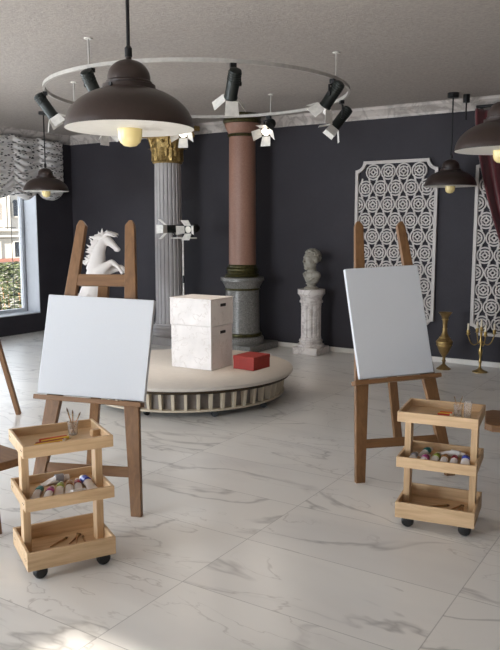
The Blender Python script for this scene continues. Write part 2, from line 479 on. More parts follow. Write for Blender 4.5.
# ------------------------------------------------------------------ pendant lamps
def make_pendant(label):
    t = thing('pendant_lamp', label, 'lamp', (0, 0, 0), 0, 'brown dome pendant lamps')
    R_ = .265
    prof = []
    for k in range(15):        # dome from rim up to the neck
        a = (k / 14) * math.radians(68)
        prof.append((R_ * cos(a) ** .9, .005 + .155 * sin(a) / sin(math.radians(68))))
    neck = prof[-1][0]
    prof += [(.108, .164), (.108, .178), (.095, .182), (.095, .19), (.088, .196)]
    for k in range(1, 9):
        a = k / 8 * PI / 2; prof.append((.088 * cos(a) + .012 * (k / 8), .196 + .082 * sin(a)))
    prof += [(.012, .284), (0.012, .30)]
    inner = [(.012, .155)] + [(max(.012, r - .007), z - .004 if z > .01 else z) for r, z in reversed(prof[:15])]
    MB().lathe(prof, 56).build('shade', M['enamel'], t, smooth=30)
    MB().lathe(inner + [(R_ - .0005, .004)], 56).build('shade_lining', M['enamel_in'], t, smooth=30)
    b = [(.024, .115), (.044, .085), (.05, .05), (.0505, .0), (.049, -.03), (.042, -.05), (.026, -.064), (0, -.069)]
    MB().lathe(b, 24).build('bulb', M['bulb'], t, smooth=60)
    MB().lathe([(.024, .108), (.024, .15), (.012, .155)], 20).build('bulb_socket', M['black'], t)
    MB().tube([(.0, -.099, .168), (.0, -.114, .168)], .008, 10).build('screw', M['black'], t)
    cz = ZC - 1.956 + .05
    MB().tube([(0, 0, .29), (0, 0, cz - .03)], .0075, 8).build('cord', M['black'], t)
    MB().lathe([(.0155, .29), (.0155, .325), (.008, .335)], 14).build('cord_grip', M['black'], t)
    MB().lathe([(.058, cz), (.058, cz - .07), (.05, cz - .076), (.01, cz - .078)][::-1], 24).build('canopy', M['black'], t, bevel=.003)
    return t
ZL = 1.956
lamp = make_pendant('largest brown dome pendant lamp hanging nearest over the left easel')
lamp.location = (-2.085, 2.346, ZL - .05)
dup(lamp, (-6.87, 6.205, ZL - .01), .4, 'small far brown dome pendant lamp hanging in front of the window blind')
dup(lamp, (-2.39, 7.62, ZL - .02), 1.2, 'far brown dome pendant lamp hanging between the two lattice panels')
dup(lamp, (-1.085, 4.40, ZL - .012), 2.0, 'brown dome pendant lamp cut off by the right edge of the picture')
# small ceiling fixture beside the far lamp
t = thing('ceiling_socket', 'small black ceiling fitting with thin drop rod beside the far right pendant lamp', 'light fitting', (-2.30, 7.78, ZC))
MB().lathe([(.035, -.08), (.035, 0)], 16).build('housing', M['black'], t)
MB().tube([(0, 0, -.08), (0, 0, -.26)], .008, 8).build('drop_rod', M['black'], t)

# ------------------------------------------------------------------ ring track and spotlights
RC = Vector((-3.954, 5.358, 2.68)); RR = 1.316
t = thing('ring_track', 'large round white lighting track hung from the ceiling on thin rods', 'light track', tuple(RC))
MB().ring([(RR - .01, -.014), (RR + .01, -.014), (RR + .01, .014), (RR - .01, .014)], 128).build('rail', M['rail'], t, smooth=40)
for ang in (-91, 2, 92, 190):
    a = math.radians(ang); p = Vector((RR * cos(a), RR * sin(a), 0))
    r_ = MB().tube([p + Vector((0, 0, .013)), p + Vector((0, 0, ZC - RC.z - .004))], .007, 8).build('hanging_rod', M['rail'], t)
    MB().tube([p + Vector((0, 0, ZC - RC.z - .008)), p + Vector((0, 0, ZC - RC.z))], .03, 16).build('ceiling_plate', M['whitemetal'], r_)

def make_spot(lit, kind):
    """local: clamp at origin, stem down to the pivot; head child chain is aimed by its own rotation"""
    pass
def spot(ang, target, lit, label, drop=.13, side=1, base=None, power=0, up=False):
    """a track spotlight hung on the ring; the clamp sits at the rail, the head points at target"""
    if base is None:
        a = math.radians(ang); base = RC + Vector((RR * cos(a), RR * sin(a), 0)); off = -.0145
        rz = a
    else:
        base = Vector(base); off = 0; rz = ang
    t = thing('spotlight', label, 'spotlight', tuple(base), 0, 'black spotlights with white barn doors')
    sg = 1 if up else -1
    piv = Vector((0, 0, sg * drop))
    d = (Vector(target) - (base + piv)).normalized()
    # bracket: clamp, stem and side arm to the pivot
    sidev = d.cross(Vector((0, 0, 1))).normalized() * .052 * side
    m = MB()
    m.box((-.022, -.018, min(off, off + sg * .03)), (.022, .018, max(off, off + sg * .03)), RZ(rz + PI / 2))
    m.tube([(0, 0, off + sg * .02), Vector((0, 0, off + sg * .04)), sidev + Vector((0, 0, off + sg * .05)), sidev + piv], .0085, 8)
    m.tube([sidev * 1.15 + piv, piv + sidev * .6], .016, 12)
    m.build('bracket', M['black'], t)
    q = d.to_track_quat('-Z', 'Y').to_matrix().to_4x4()
    Mx = Matrix.Translation(piv) @ q
    h = MB().lathe([(.02, .115), (.043, .105), (.046, .09), (.046, -.095), (.05, -.1), (.05, -.112), (.042, -.112), (.042, -.1)], 24, Mx)
    for k in range(4): h.lathe([(.047, .03 + .018 * k), (.0495, .034 + .018 * k), (.047, .038 + .018 * k)], 24, Mx)
    h.build('housing', M['housing'], t, smooth=40)
    MB().lathe([(.0415, -.104), (.03, -.108), (0, -.110)], 20, Mx).build('lens', M['lens' if lit else 'lens_off'], t)
    for k in range(4):
        a = k * PI / 2 + PI / 4 * 0
        Mk = Mx @ RZ(a) @ T(.047, 0, -.112) @ RY(math.radians(-42))
        MB().hexa([(-.0012, -.054, -.105), (.0012, -.054, -.105), (.0012, .054, -.105), (-.0012, .054, -.105), (-.0012, -.044, 0), (.0012, -.044, 0), (.0012, .044, 0), (-.0012, .044, 0)], Mk).build('barn_door', M['whitemetal'], t, smooth=0)
    if power:
        L = bpy.data.lights.new('spot_beam', 'SPOT'); L.energy = power; L.color = (1, .88, .76); L.spot_size = math.radians(66); L.spot_blend = .6; L.shadow_soft_size = .04
        lo = bpy.data.objects.new('spot_beam', L); C.objects.link(lo); lo.parent = t
        lo.matrix_local = Mx @ T(0, 0, -.125)
    return t
AIM = (-4.15, 5.5, .75)
PW = 19
spot(-139.5, AIM, 0, 'dark spotlight on the ring track above the window lamp, left of the largest pendant lamp', side=-1, power=PW)
spot(-90, AIM, 0, 'dark spotlight partly hidden behind the dome top of the largest pendant lamp', side=-1, power=PW)
spot(-42.8, AIM, 0, 'dark spotlight at the front of the ring track in front of the pink column', side=1, power=PW, drop=.155)
spot(-.5, AIM, 0, 'upper dark spotlight at the right bend of the ring track', side=-1, power=PW)
spot(43, AIM, 0, 'lower dark spotlight at the right bend of the ring track, under another one', side=-1, power=PW, drop=.17)
spot(93, (-3.6, 4.1, .8), 1, 'lit spotlight at the back of the ring track, just right of the pink column', side=1, power=PW)
spot(133, (-3.75, 4.0, .8), 1, 'lit spotlight in front of the gold column capital, by the rim of the largest lamp', side=1, power=PW)
spot(173, (-3.95, 5.35, .8), 0, 'dark spotlight on the ring track hidden behind the largest pendant lamp, doors below its rim', side=1, power=PW)
# stand behind the podium with two spotlights
P = Vector((-5.44, 7.03, 0))
t = thing('light_stand', 'thin white floor stand with short crossbar carrying two spotlights by the white column', 'light stand', tuple(P), math.radians(32.5))
MB().tube([(0, 0, .03), (0, 0, .86)], .009, 10).tube([(0, 0, .93), (0, 0, 1.395)], .009, 10).build('pole', M['whitemetal'], t)
MB().tube([(0, 0, .85), (0, 0, .94)], .013, 10).build('joint', M['black'], t)
MB().box((-.145, -.03, 1.385), (.165, .03, 1.4)).build('crossbar', M['whitemetal'], t, bevel=.003)
for k in range(3):
    a = 2 * PI * k / 3 + .5
    MB().tube([(0, 0, .08), (.17 * cos(a), .17 * sin(a), .008)], .007, 8).build('foot', M['whitemetal'], t)
dR = Vector((cos(math.radians(32.5)), sin(math.radians(32.5)), 0)); dF = Vector((-dR.y, dR.x, 0))
p1 = P + dR * -.1 + Vector((0, 0, 1.402)); p2 = P + dR * .115 + Vector((0, 0, 1.402))
spot(.57, p1 + dR * -2 - dF * 1.0 + Vector((0, 0, 0.05)), 0, 'spotlight turned left on the white floor stand, overlapping the white column', base=p1, drop=.1, up=True)
spot(.57, p2 - dR * .9 - dF * 2 + Vector((0, 0, -.1)), 0, 'spotlight facing the room on the right end of the white floor stand', base=p2, drop=.1, up=True)

# ------------------------------------------------------------------ columns
def fluted_column():
    t = thing('fluted_column', 'tall white fluted column with gilded leafy capital near the back wall', 'column', (-6.08, 7.55, 0))
    t['kind'] = 'thing'
    m = MB().box((-.27, -.27, 0), (.27, .27, .1))
    m.build('plinth', M['column_white'], t, bevel=.006)
    MB().lathe([(.26, .1), (.272, .125), (.26, .155), (.232, .165), (.225, .185), (.238, .2), (.242, .215), (.232, .235), (.2, .25), (.2, .27)], 48).build('base', M['column_white'], t)
    def fl(a, z): return 1 - .075 * abs(sin(a * 10)) ** 1.0 * 0 - .07 * max(0, sin(a * 20)) ** .6
    MB().lathe([(.186, .27), (.18, .4), (.179, 1.2), (.174, 2.0), (.17, 2.345)], 240, fn=fl).build('shaft', M['column_white'], t, smooth=25)
    c = MB().lathe([(.187, 2.335), (.197, 2.35), (.187, 2.365), (.18, 2.4), (.186, 2.55), (.215, 2.68), (.26, 2.75), (.26, 2.76)], 48)
    def leaf(a, r0, z0, h, wd, curl):
        Mk = RZ(a) @ T(r0, 0, z0); n = 8; vs = []; fs = []
        for i in range(n + 1):
            s = i / n; x = .008 + curl * max(0, s - .45) ** 1.6 * 2.2; z = h * (sin(s * PI * .58) / sin(PI * .58) if s < .86 else 1 - .3 * (s - .86)) 
            ww = wd * (.55 + .45 * sin(PI * min(1, s * 1.15))) * (1 if i % 2 else .8) * (1 - .45 * s ** 4)
            vs += [(x - .006, -ww, z), (x + .016, 0, z), (x - .006, ww, z)]
        for i in range(n):
            for k in range(2): fs.append((3 * i + k, 3 * i + k + 1, 3 * i + k + 4, 3 * i + k + 3))
        c.add(vs, fs, Mk)
    for k in range(10): leaf(2 * PI * k / 10, .182, 2.365, .16, .055, .06)
    for k in range(10): leaf(2 * PI * (k + .5) / 10, .184, 2.42, .24, .055, .1)
    for k in range(4):
        a = PI / 4 + k * PI / 2
        for s in (-1, 1):
            sp = [(.19 + .06 * q / 6, s * .02, 2.52 + .2 * q / 6) for q in range(7)]
            sp += [(.285 + .055 * cos(PI * .75 - q * .5), s * .03, 2.7 + .055 * sin(PI * .75 - q * .5) * (1 - q * .05)) for q in range(12)]
            c.tube(sp, [.018] * 7 + [.018 - .0009 * q for q in range(12)], 8, RZ(a))
    for k in range(26):
        a = rnd.uniform(0, 6.28); z = rnd.uniform(2.5, 2.72); c.ball(((.2 + .25 * (z - 2.5)) * cos(a), (.2 + .25 * (z - 2.5)) * sin(a), z), .022, 8, 6)
    ab = []
    for k in range(4):
        a = k * PI / 2
        for s in (-1, -.5, 0, .5, 1): 
            x, y = .3 - .045 * (1 - s * s), .3 * s
            ab.append((x * cos(a) - y * sin(a), x * sin(a) + y * cos(a)))
    c.prism(ab, 2.76, 2.82)
    c.build('capital', M['gold'], t, smooth=40)
    MB().lathe([(.2, 2.82), (.2, ZC - .002)], 32).build('top_block', M['column_white'], t)
fluted_column()
def granite_column():
    t = thing('granite_column', 'thick pink granite column with green bronze bands on grey granite drum pedestal', 'column', (-4.99, 7.65, 0))
    t['kind'] = 'thing'
    MB().box((-.33, -.33, 0), (.33, .33, .085)).build('plinth', M['granite'], t, bevel=.006)
    MB().lathe([(.27, .085), (.27, .15), (.255, .165), (.235, .17)], 56).build('base_ring', M['granite'], t)
    MB().lathe([(.235, .165), (.243, .175), (.246, .19), (.243, .205), (.226, .212)], 56).build('lower_band', M['greenband'], t)
    MB().lathe([(.222, .205), (.216, .25), (.21, .75)], 56).build('pedestal_drum', M['granite'], t)
    MB().lathe([(.214, .745), (.222, .752), (.222, .765), (.214, .772)], 56).build('upper_band', M['greenband'], t)
    MB().lathe([(.215, .77), (.222, .79), (.25, .845), (.262, .86), (.272, .862), (.272, .905), (.24, .91)], 56).build('pedestal_cap', M['granite'], t)
    MB().lathe([(.212, .908), (.218, .925), (.21, .945), (.192, .952), (.188, .965), (.2, .985), (.203, 1.0), (.195, 1.02), (.182, 1.03), (.18, 1.05), (.172, 1.062)], 56).build('column_base', M['greenband'], t)
    MB().lathe([(.169, 1.06), (.168, 1.5), (.161, 2.62)], 56).build('shaft', M['pink'], t)
    MB().lathe([(.168, 2.61), (.18, 2.62), (.18, 2.635), (.168, 2.645)], 56).build('neck_band', M['greenband'], t)
    MB().lathe([(.168, 2.645), (.178, 2.67), (.2, 2.71), (.215, 2.75), (.216, 2.765)], 56).build('capital', M['pink'], t)
    MB().lathe([(.214, 2.765), (.228, 2.77), (.236, 2.79), (.228, 2.81), (.224, 2.82), (.235, 2.84), (.228, ZC - .003), (.2, ZC - .003)], 56).build('top_band', M['greenband'], t)
granite_column()

# ------------------------------------------------------------------ bust on pedestal
PB = (-4.095, 7.80, 0)
t = thing('bust_pedestal', 'short fluted white marble pedestal standing under the stone bust by the dark wall', 'pedestal', PB, 0)
MB().box((-.165, -.165, 0), (.165, .165, .085)).build('plinth', M['pedestal'], t, bevel=.006)
MB().lathe([(.158, .085), (.165, .1), (.158, .118), (.14, .125), (.136, .14), (.146, .155), (.14, .17), (.126, .175)], 40).build('base', M['pedestal'], t)
MB().lathe([(.124, .17), (.124, .2), (.12, .21), (.12, .575), (.124, .585), (.124, .62)], 192, fn=lambda a, z: 1 - (.1 * max(0, sin(a * 12)) ** .6 if .205 < z < .58 else 0)).build('shaft', M['pedestal'], t, smooth=25)
MB().lathe([(.124, .615), (.14, .622), (.14, .645), (.13, .65), (.13, .675), (.142, .7), (.158, .722), (.165, .726), (.165, .781), (.15, .784)], 40).build('capital', M['pedestal'], t)
def voxel(o, size, smooth_it=2):
    r = o.modifiers.new('union', 'REMESH'); r.mode = 'VOXEL'; r.voxel_size = size; r.use_smooth_shade = True
    s = o.modifiers.new('soft', 'SMOOTH'); s.factor = .5; s.iterations = smooth_it
def bust():
    # local: face looks along -y, z up, head height .23
    t = thing('stone_bust', 'grey stone bust of a curly haired man with turned head on the marble pedestal', 'bust', (PB[0], PB[1], .7845), math.radians(-16))
    t.scale = (1.12, 1.12, 1.06)
    MB().lathe([(.078, 0), (.08, .012), (.07, .02), (.05, .03), (.045, .045), (.06, .058), (.062, .066), (.05, .07)], 32).build('socle', M['bust'], t)
    b = MB()
    # chest and cut shoulders
    b.ball((0, .005, .13), (.098, .06, .085)); b.ball((-.06, .005, .155), (.055, .05, .05)); b.ball((.06, .005, .155), (.055, .05, .05))
    b.ball((0, .0, .085), (.06, .045, .045)); b.ball((0, -.03, .145), (.06, .035, .05))
    b.tube([(-.085, -.03, .17), (-.02, -.062, .13), (.04, -.06, .10)], [.016, .018, .014], 10)  # drape fold
    b.tube([(.09, -.02, .16), (.05, -.05, .12), (-.01, -.05, .085)], [.014, .016, .012], 10)
    # neck
    b.tube([(0, .008, .16), (0, .0, .235), (0, -.008, .29)], [.052, .046, .046], 16)
    hz = .338; Q = RZ(math.radians(-8)); HB = MB()
    HB.ball((0, .008, hz + .018), (.07, .085, .078)); HB.ball((0, -.03, hz - .02), (.058, .055, .085))     # cranium, face
    HB.ball((0, -.06, hz - .088), (.028, .026, .022)); HB.ball((0, -.03, hz - .08), (.045, .04, .028))                                                  # chin / jaw
    HB.ball((-.034, -.02, hz - .055), (.03, .045, .04)); HB.ball((.034, -.02, hz - .055), (.03, .045, .04))
    HB.tube([(0, -.076, hz + .014), (0, -.093, hz - .018), (0, -.098, hz - .032)], [.009, .0115, .013], 10)  # nose
    HB.ball((0, -.064, hz + .018), (.046, .017, .015)); HB.ball((0, -.05, hz - .062), (.04, .03, .032))                                                # brow
    for s in (-1, 1):
        HB.ball((s * .026, -.066, hz - .001), (.012, .009, .007)); HB.ball((s * .034, -.054, hz - .03), (.02, .017, .02))
        HB.ball((s * .07, .006, hz - .012), (.01, .02, .03))
    HB.ball((0, -.08, hz - .052), (.021, .011, .0065)); HB.ball((0, -.079, hz - .065), (.018, .011, .007)) # lips
    b.add(HB.v, HB.f, Q @ T(0, 0, hz) @ Matrix.Scale(1.12, 4) @ T(0, 0, -hz))
    o = b.build('torso_and_head', M['bust'], t); voxel(o, .0055, 2)
    h = MB()
    for k in range(260):
        a = rnd.uniform(0, 2 * PI); e = rnd.uniform(-.6, 1.5)
        d = Vector((cos(a) * cos(e), sin(a) * cos(e), sin(e)))
        if d.y < -.3 and d.z < .62: continue
        if d.y < .0 and d.z < .2: continue
        if d.z < .05 and d.y < .25: continue
        if abs(d.x) > .75 and d.z < .3 and d.y < .4: continue
        p = Vector((0, .01, hz + .022)) + Vector((d.x * .067, d.y * .083, d.z * .074))
        h.ball(p, (.014, .014, .012), 8, 6, Q @ T(0, 0, hz) @ Matrix.Scale(1.12, 4) @ T(0, 0, -hz))
    o = h.build('hair', M['bust'], t); voxel(o, .005, 1)
bust()

# ------------------------------------------------------------------ horse statue
def horse():
    t = thing('horse_statue', 'white rearing horse statue with flying mane seen through the left easel frame', 'statue', (-6.195, 6.296, .30), math.radians(27))
    zo = -.30
    b = MB()
    def V(x, y, z): return (x, y, z + zo)
    # trunk from hips to chest, arched neck, head
    b.tube([V(-.1, 0, .62), V(-.075, 0, .70), V(-.02, 0, .82), V(.03, 0, .95), V(.055, 0, 1.04), V(.06, 0, 1.1)], [.09, .125, .128, .132, .125, .09], 20)
    b.ball(V(-.085, 0, .68), (.12, .12, .125)); b.ball(V(.06, 0, 1.02), (.115, .105, .125))
    b.tube([V(.02, 0, 1.02), V(.035, 0, 1.14), V(.06, 0, 1.26), V(.105, 0, 1.36), V(.15, 0, 1.395)], [.12, .098, .078, .062, .05], 18)
    b.tube([V(.11, 0, 1.385), V(.16, 0, 1.375), V(.21, 0, 1.335), V(.26, 0, 1.285), V(.285, 0, 1.262)], [.05, .058, .045, .034, .03], 16)
    b.ball(V(.175, 0, 1.35), (.05, .04, .05)); b.ball(V(.285, 0, 1.262), (.034, .03, .03)); b.ball(V(.262, 0, 1.252), (.022, .022, .018))
    for s in (-1, 1):
        b.tube([V(.115, s * .03, 1.41), V(.118, s * .036, 1.45), V(.13, s * .034, 1.48)], [.016, .014, .003], 8)
        b.ball(V(.2, s * .04, 1.36), (.012, .009, .01)); b.ball(V(.296, s * .022, 1.272), (.009, .008, .008))
    # forelegs, raised and folded
    b.tube([V(.07, -.06, 1.02), V(.15, -.075, 1.06), V(.225, -.075, 1.115), V(.24, -.075, 1.115)], [.07, .052, .034, .033], 12)
    b.tube([V(.235, -.075, 1.117), V(.3, -.075, 1.07), V(.345, -.075, 1.005), V(.365, -.075, .985)], [.033, .024, .022, .03], 12)
    b.tube([V(.07, .06, 1.0), V(.18, .075, 1.02), V(.29, .075, 1.045), V(.31, .075, 1.045)], [.07, .05, .034, .032], 12)
    b.tube([V(.305, .075, 1.045), V(.37, .075, .98), V(.375, .075, .89), V(.395, .075, .865)], [.032, .024, .022, .03], 12)
    # hind legs
    for s, dx in ((-1, .0), (1, .05)):
        b.tube([V(-.09, s * .06, .68), V(-.01 + dx, s * .08, .6), V(.02 + dx, s * .085, .55)], [.105, .085, .055], 14)
        b.tube([V(.015 + dx, s * .085, .56), V(-.07 + dx, s * .085, .5), V(-.13 + dx, s * .085, .455)], [.055, .038, .034], 12)
        b.tube([V(-.13 + dx, s * .085, .46), V(-.1 + dx, s * .085, .385), V(-.085 + dx, s * .085, .34), V(-.06 + dx, s * .085, .325)], [.033, .024, .024, .034], 12)
    o = b.build('body', M['statue'], t); voxel(o, .009, 3)
    m = MB()
    def lock(pts, r): m.tube([V(*p) for p in pts], r, 8)
    for k in range(9):       # mane swept back off the crest in long wavy locks
        u = k / 8; x0, z0 = .115 - .10 * u, 1.41 - .30 * u
        for s in (-1, 1):
            w1, w2, w3 = rnd.uniform(-.02, .02), rnd.uniform(-.025, .025), rnd.uniform(.8, 1.25)
            lock([(x0 + .01, s * .02, z0 - .02), (x0 - .045 * w3, s * .035, z0 + .012 + w1), (x0 - .095 * w3, s * .05, z0 - .012 + w2), (x0 - .15 * w3, s * .045, z0 + .012 + w1)], [.034, .03, .02, .003])
    for k in range(8):       # forelock blown forward
        s = (k - 3.5) / 3.5
        lock([(.12, s * .025, 1.405), (.18, s * .045, 1.44 + .012 * (k % 3)), (.235 + .012 * (k % 3), s * .055, 1.425 + .02 * (k % 2)), (.285 + .015 * (k % 2), s * .06, 1.40 + .022 * (k % 3))], [.026, .02, .014, .002])
    for x, zz, dx, h in ((.075, 1.38, -.03, .1), (.10, 1.40, -.005, .115), (.135, 1.41, .02, .085), (.16, 1.41, .05, .07), (.05, 1.36, -.05, .08)):
        lock([(x, 0, zz - .02), (x + dx * .3, .012, zz + h * .5), (x + dx + .01, 0, zz + h)], [.028, .018, .002])
    o = m.build('mane', M['statue'], t); voxel(o, .007, 1)
    m = MB()
    for k in range(5): m.tube([V(-.18, .01 * k - .02, .70), V(-.28, .03 * (k - 2), .72), V(-.34, .04 * (k - 2), .6), V(-.36, .04 * (k - 2), .45)], [.03, .035, .03, .004], 10)
    o = m.build('tail', M['statue'], t); voxel(o, .009, 2)
    MB().lathe([(.3, 0), (.3, .012), (.29, .02), (0, .02)], 40).build('statue_base', M['statue'], t)
horse()
t = thing('statue_pedestal', 'low dark pedestal carrying the white horse statue behind the left canvas', 'pedestal', (-6.22, 6.28, 0), math.radians(27))
MB().box((-.36, -.33, 0), (.36, .33, .05)).box((-.36, -.33, .25), (.36, .33, .30)).build('mouldings', M['black'], t, bevel=.004)
MB().box((-.33, -.3, .05), (.33, .3, .25)).build('block', M['black'], t)

# ------------------------------------------------------------------ podium
PC = (-3.985, 5.185, 0)
t = thing('round_podium', 'low round white podium with slatted skirt on black castors in the room centre', 'podium', PC)
MB().lathe([(0, .236), (.93, .236), (.954, .24), (.96, .248), (.96, .263), (.952, .271), (0, .271)], 128).build('top', M['podium'], t, smooth=50)
MB().ring([(.85, .213), (.932, .213), (.938, .224), (.932, .236), (.85, .236)], 128).build('dark_band', M['dark_band'], t)
MB().lathe([(.0, .062), (.835, .062), (.835, .214), (0, .214)], 96).build('drum', M['podium_gap'], t)
MB().ring([(.81, .056), (.88, .056), (.885, .063), (.88, .072), (.81, .072)], 128).build('lower_ring', M['ivory'], t)
NS = 54
for k in range(NS):
    a = 2 * PI * k / NS
    MB().hexa([(.83, -.012, .07), (.872, -.011, .07), (.872, .011, .07), (.83, .012, .07), (.83, -.013, .213), (.892, -.013, .213), (.892, .013, .213), (.83, .013, .213)], RZ(a)).build('slat', M['ivory'], t, smooth=0)
def castor_mesh(m, x, y, z1, r):
    m.tube([(x, y - .012, r), (x, y + .012, r)], r, 18)
    m.box((x - .016, y - .018, r * 1.1), (x + .016, y + .018, z1))
for (x, y) in ((.17, -.76), (.66, -.50), (.835, -.03), (-.5, -.56), (-.75, .1), (-.3, .7), (.5, .6)):
    m = MB(); castor_mesh(m, 0, 0, .062, .028); m.build('castor', M['rubber'], t, loc=(x, y, 0), rot=(0, 0, rnd.uniform(0, 3)))

# boxes on the podium
def store_box(loc, w, d, h, rz, label, lid=.03):
    t = thing('storage_box', label, 'box', loc, rz, 'marbled boxes on the podium')
    m = MB().box((0, 0, 0), (w, d, h - .002)); m.build('body', M['boxmarble'], t, bevel=.003)
    m = MB().box((-.004, -.004, h - lid), (w + .004, d + .004, h)); 
    m.build('lid', M['boxmarble'], t, bevel=.003)
    zc = h - .075 if h < .3 else h - .075
    MB().box((w - .001, d * .42, zc), (w + .0045, d * .66, zc + .026)).build('handle_slot', M['rubber'], t, bevel=.003)
store_box((-4.08, 5.085, .272), .43, .345, .385, .03, 'taller white marbled box standing on the podium under another box', .006)
store_box((-4.089, 5.08, .6575), .442, .355, .24, .03, 'shorter white marbled box stacked on top of the taller box', .008)
t = thing('red_box', 'flat red cardboard box lying on the podium beside the stacked boxes', 'box', (-3.555, 5.30, .2715), -.05)
MB().box((0, 0, 0), (.222, .252, .115)).build('body', M['red'], t, bevel=.003)
MB().box((-.002, -.002, .085), (.224, .254, .118)).build('lid', M['red'], t, bevel=.003)

# ------------------------------------------------------------------ easels and canvases
def board(m, p0, p1, wx0, wx1, th, ex0=0, ex1=0):
    """board from p0 to p1 in the local x-z plane, width along x, thickness along y"""
    (x0, y0, z0), (x1, y1, z1) = p0, p1
    return m.hexa([(x0 - wx0 / 2, y0, z0), (x0 + wx0 / 2, y0, z0), (x0 + wx0 / 2, y0 + th, z0), (x0 - wx0 / 2, y0 + th, z0),
                   (x1 - wx1 / 2, y1, z1), (x1 + wx1 / 2, y1, z1), (x1 + wx1 / 2, y1 + th, z1), (x1 - wx1 / 2, y1 + th, z1)])
def easel(loc, rz, lean, label, tray_s, tray_x, tray_hw, rear, roll=0):
    t = thing('easel', label, 'easel', loc, rz, 'brown wooden easels')
    WF, WT, H_ = .293, .138, 1.55
    u = Vector((0, lean, H_)).normalized(); L = math.hypot(lean, H_); n = Vector((0, -u.z, u.y))
    def at(x, s, o=0): return (x, u.y * s + n.y * o, u.z * s + n.z * o)
    def cx(s): return WF + (WT - WF) * s / L
    for sg in (-1, 1):
        m = MB(); pts = []
        for s, wi in ((0, .058), (tray_s, .085), (tray_s + .45, .07), (L - .03, .055), (L, .03)):
            xo = cx(s) + .03; xi = xo - wi
            if s == L: xi -= 0; xo -= .012
            pts.append((xi, xo, s))
        vs = []; fs = []
        for xi, xo, s in pts:
            for x, o in ((xi, .0), (xo, .0), (xo, -.035), (xi, -.035)): vs.append(at(sg * x, s, o))
        k = len(pts)
        for i in range(k - 1):
            for j in range(4):
                q = (4 * i + j, 4 * i + (j + 1) % 4, 4 * i + 4 + (j + 1) % 4, 4 * i + 4 + j)
                fs.append(q if sg > 0 else q[::-1])
        fs.append((3, 2, 1, 0) if sg > 0 else (0, 1, 2, 3)); e = 4 * (k - 1)
        fs.append((e, e + 1, e + 2, e + 3) if sg > 0 else (e + 3, e + 2, e + 1, e))
        m.add(vs, fs); m.build('leg', M['walnut_v'], t, bevel=.003)
    def rail(name, s0, s1, hw, o0, o1, x0=0, roll=0):
        m = MB(); a, b = x0 - hw, x0 + hw; k = -roll
        vs = [at(a, s0 + k * a, o0), at(b, s0 + k * b, o0), at(b, s0 + k * b, o1), at(a, s0 + k * a, o1), at(a, s1 + k * a, o0), at(b, s1 + k * b, o0), at(b, s1 + k * b, o1), at(a, s1 + k * a, o1)]
        m.hexa([vs[k] for k in (0, 1, 2, 3, 4, 5, 6, 7)]); return m.build(name, M['walnut'], t, bevel=.003)
    rail('crossbar', .20, .255, cx(.22) - .02, -.034, -.008)
    su = L - .375
    rail('upper_crossbar', su, su + .065, cx(su) - .025, -.034, -.002)
    # canvas tray: a ledge with a front lip
    rail('canvas_tray', tray_s - .03, tray_s - .004, tray_hw, .0, .068, tray_x, roll)
    # rear leg
    ra = at(0, su + .03, -.036)
    m = MB(); fx, fy = rear
    board(m, (fx, fy, 0), (ra[0], ra[1], ra[2]), .055, .06, .035); m.build('rear_leg', M['walnut_v'], t, bevel=.003)
    MB().tube([(-.05, ra[1] + .02, ra[2]), (.05, ra[1] + .02, ra[2])], .012, 10).build('hinge_pin', M['black'], t)
    return t, at, u, n
def canvas(par_at, par, s0, x0, w, h, label, roll=0):
    loc, rz, u, n = par
    o = thing('stretched_canvas', label, 'canvas', (0, 0, 0), 0, 'blank canvases on the easels')
    R3 = Matrix.Rotation(rz, 4, 'Z')
    X = R3 @ Vector((1, 0, 0)); Yv = R3 @ (-n); Z = R3 @ u
    B = Matrix.Translation(Vector(loc) + R3 @ Vector(par_at(x0, s0, .004))) @ Matrix((( X.x, Yv.x, Z.x, 0), (X.y, Yv.y, Z.y, 0), (X.z, Yv.z, Z.z, 0), (0, 0, 0, 1))) @ RY(math.atan(roll))
    o.matrix_world = B
    MB().box((-w / 2, -.036, 0), (w / 2, -.004, h)).build('canvas_face', M['canvas'], o, bevel=.004)
    m = MB(); b = .035
    m.box((-w / 2 + .003, -.004, .003), (-w / 2 + b, .0, h - .003)).box((w / 2 - b, -.004, .003), (w / 2 - .003, .0, h - .003)).box((-w / 2 + b, -.004, .003), (w / 2 - b, .0, b)).box((-w / 2 + b, -.004, h - b), (w / 2 - b, .0, h - .003))
    m.build('stretcher_bars', M['pine'], o)
    return o
eL = ((-2.748, 2.657, 0), .39)
tL, atL, uL, nL = easel(*eL, .43, 'brown wooden easel on the left holding the wide canvas', .612, -.004, .305, (-.27, .75), .036)
canvas(atL, (eL[0], eL[1], uL, nL), .6135, .004, .612, .548, 'wide blank white canvas on the left easel', .036)
eR = ((-1.485, 4.09, 0), .79)
tR, atR, uR, nR = easel(*eR, .50, 'brown wooden easel on the right holding the tall canvas before the lattice panel', .622, -.012, .285, (.25, .66), -.045)
canvas(atR, (eR[0], eR[1], uR, nR), .6245, -.008, .492, .692, 'tall narrow blank white canvas on the right easel', -.045)
# third easel, only its right leg reaches into the picture
r3 = .5676 - math.radians(86)
P3 = Vector((-4.72, 3.89, 0)) - Matrix.Rotation(r3, 3, 'Z') @ Vector((0, .68, 0))
easel(tuple(P3), r3, .43, 'bare brown wooden easel at the left edge, only its slanting rear leg in the picture', .60, 0, .31, (0, .66))

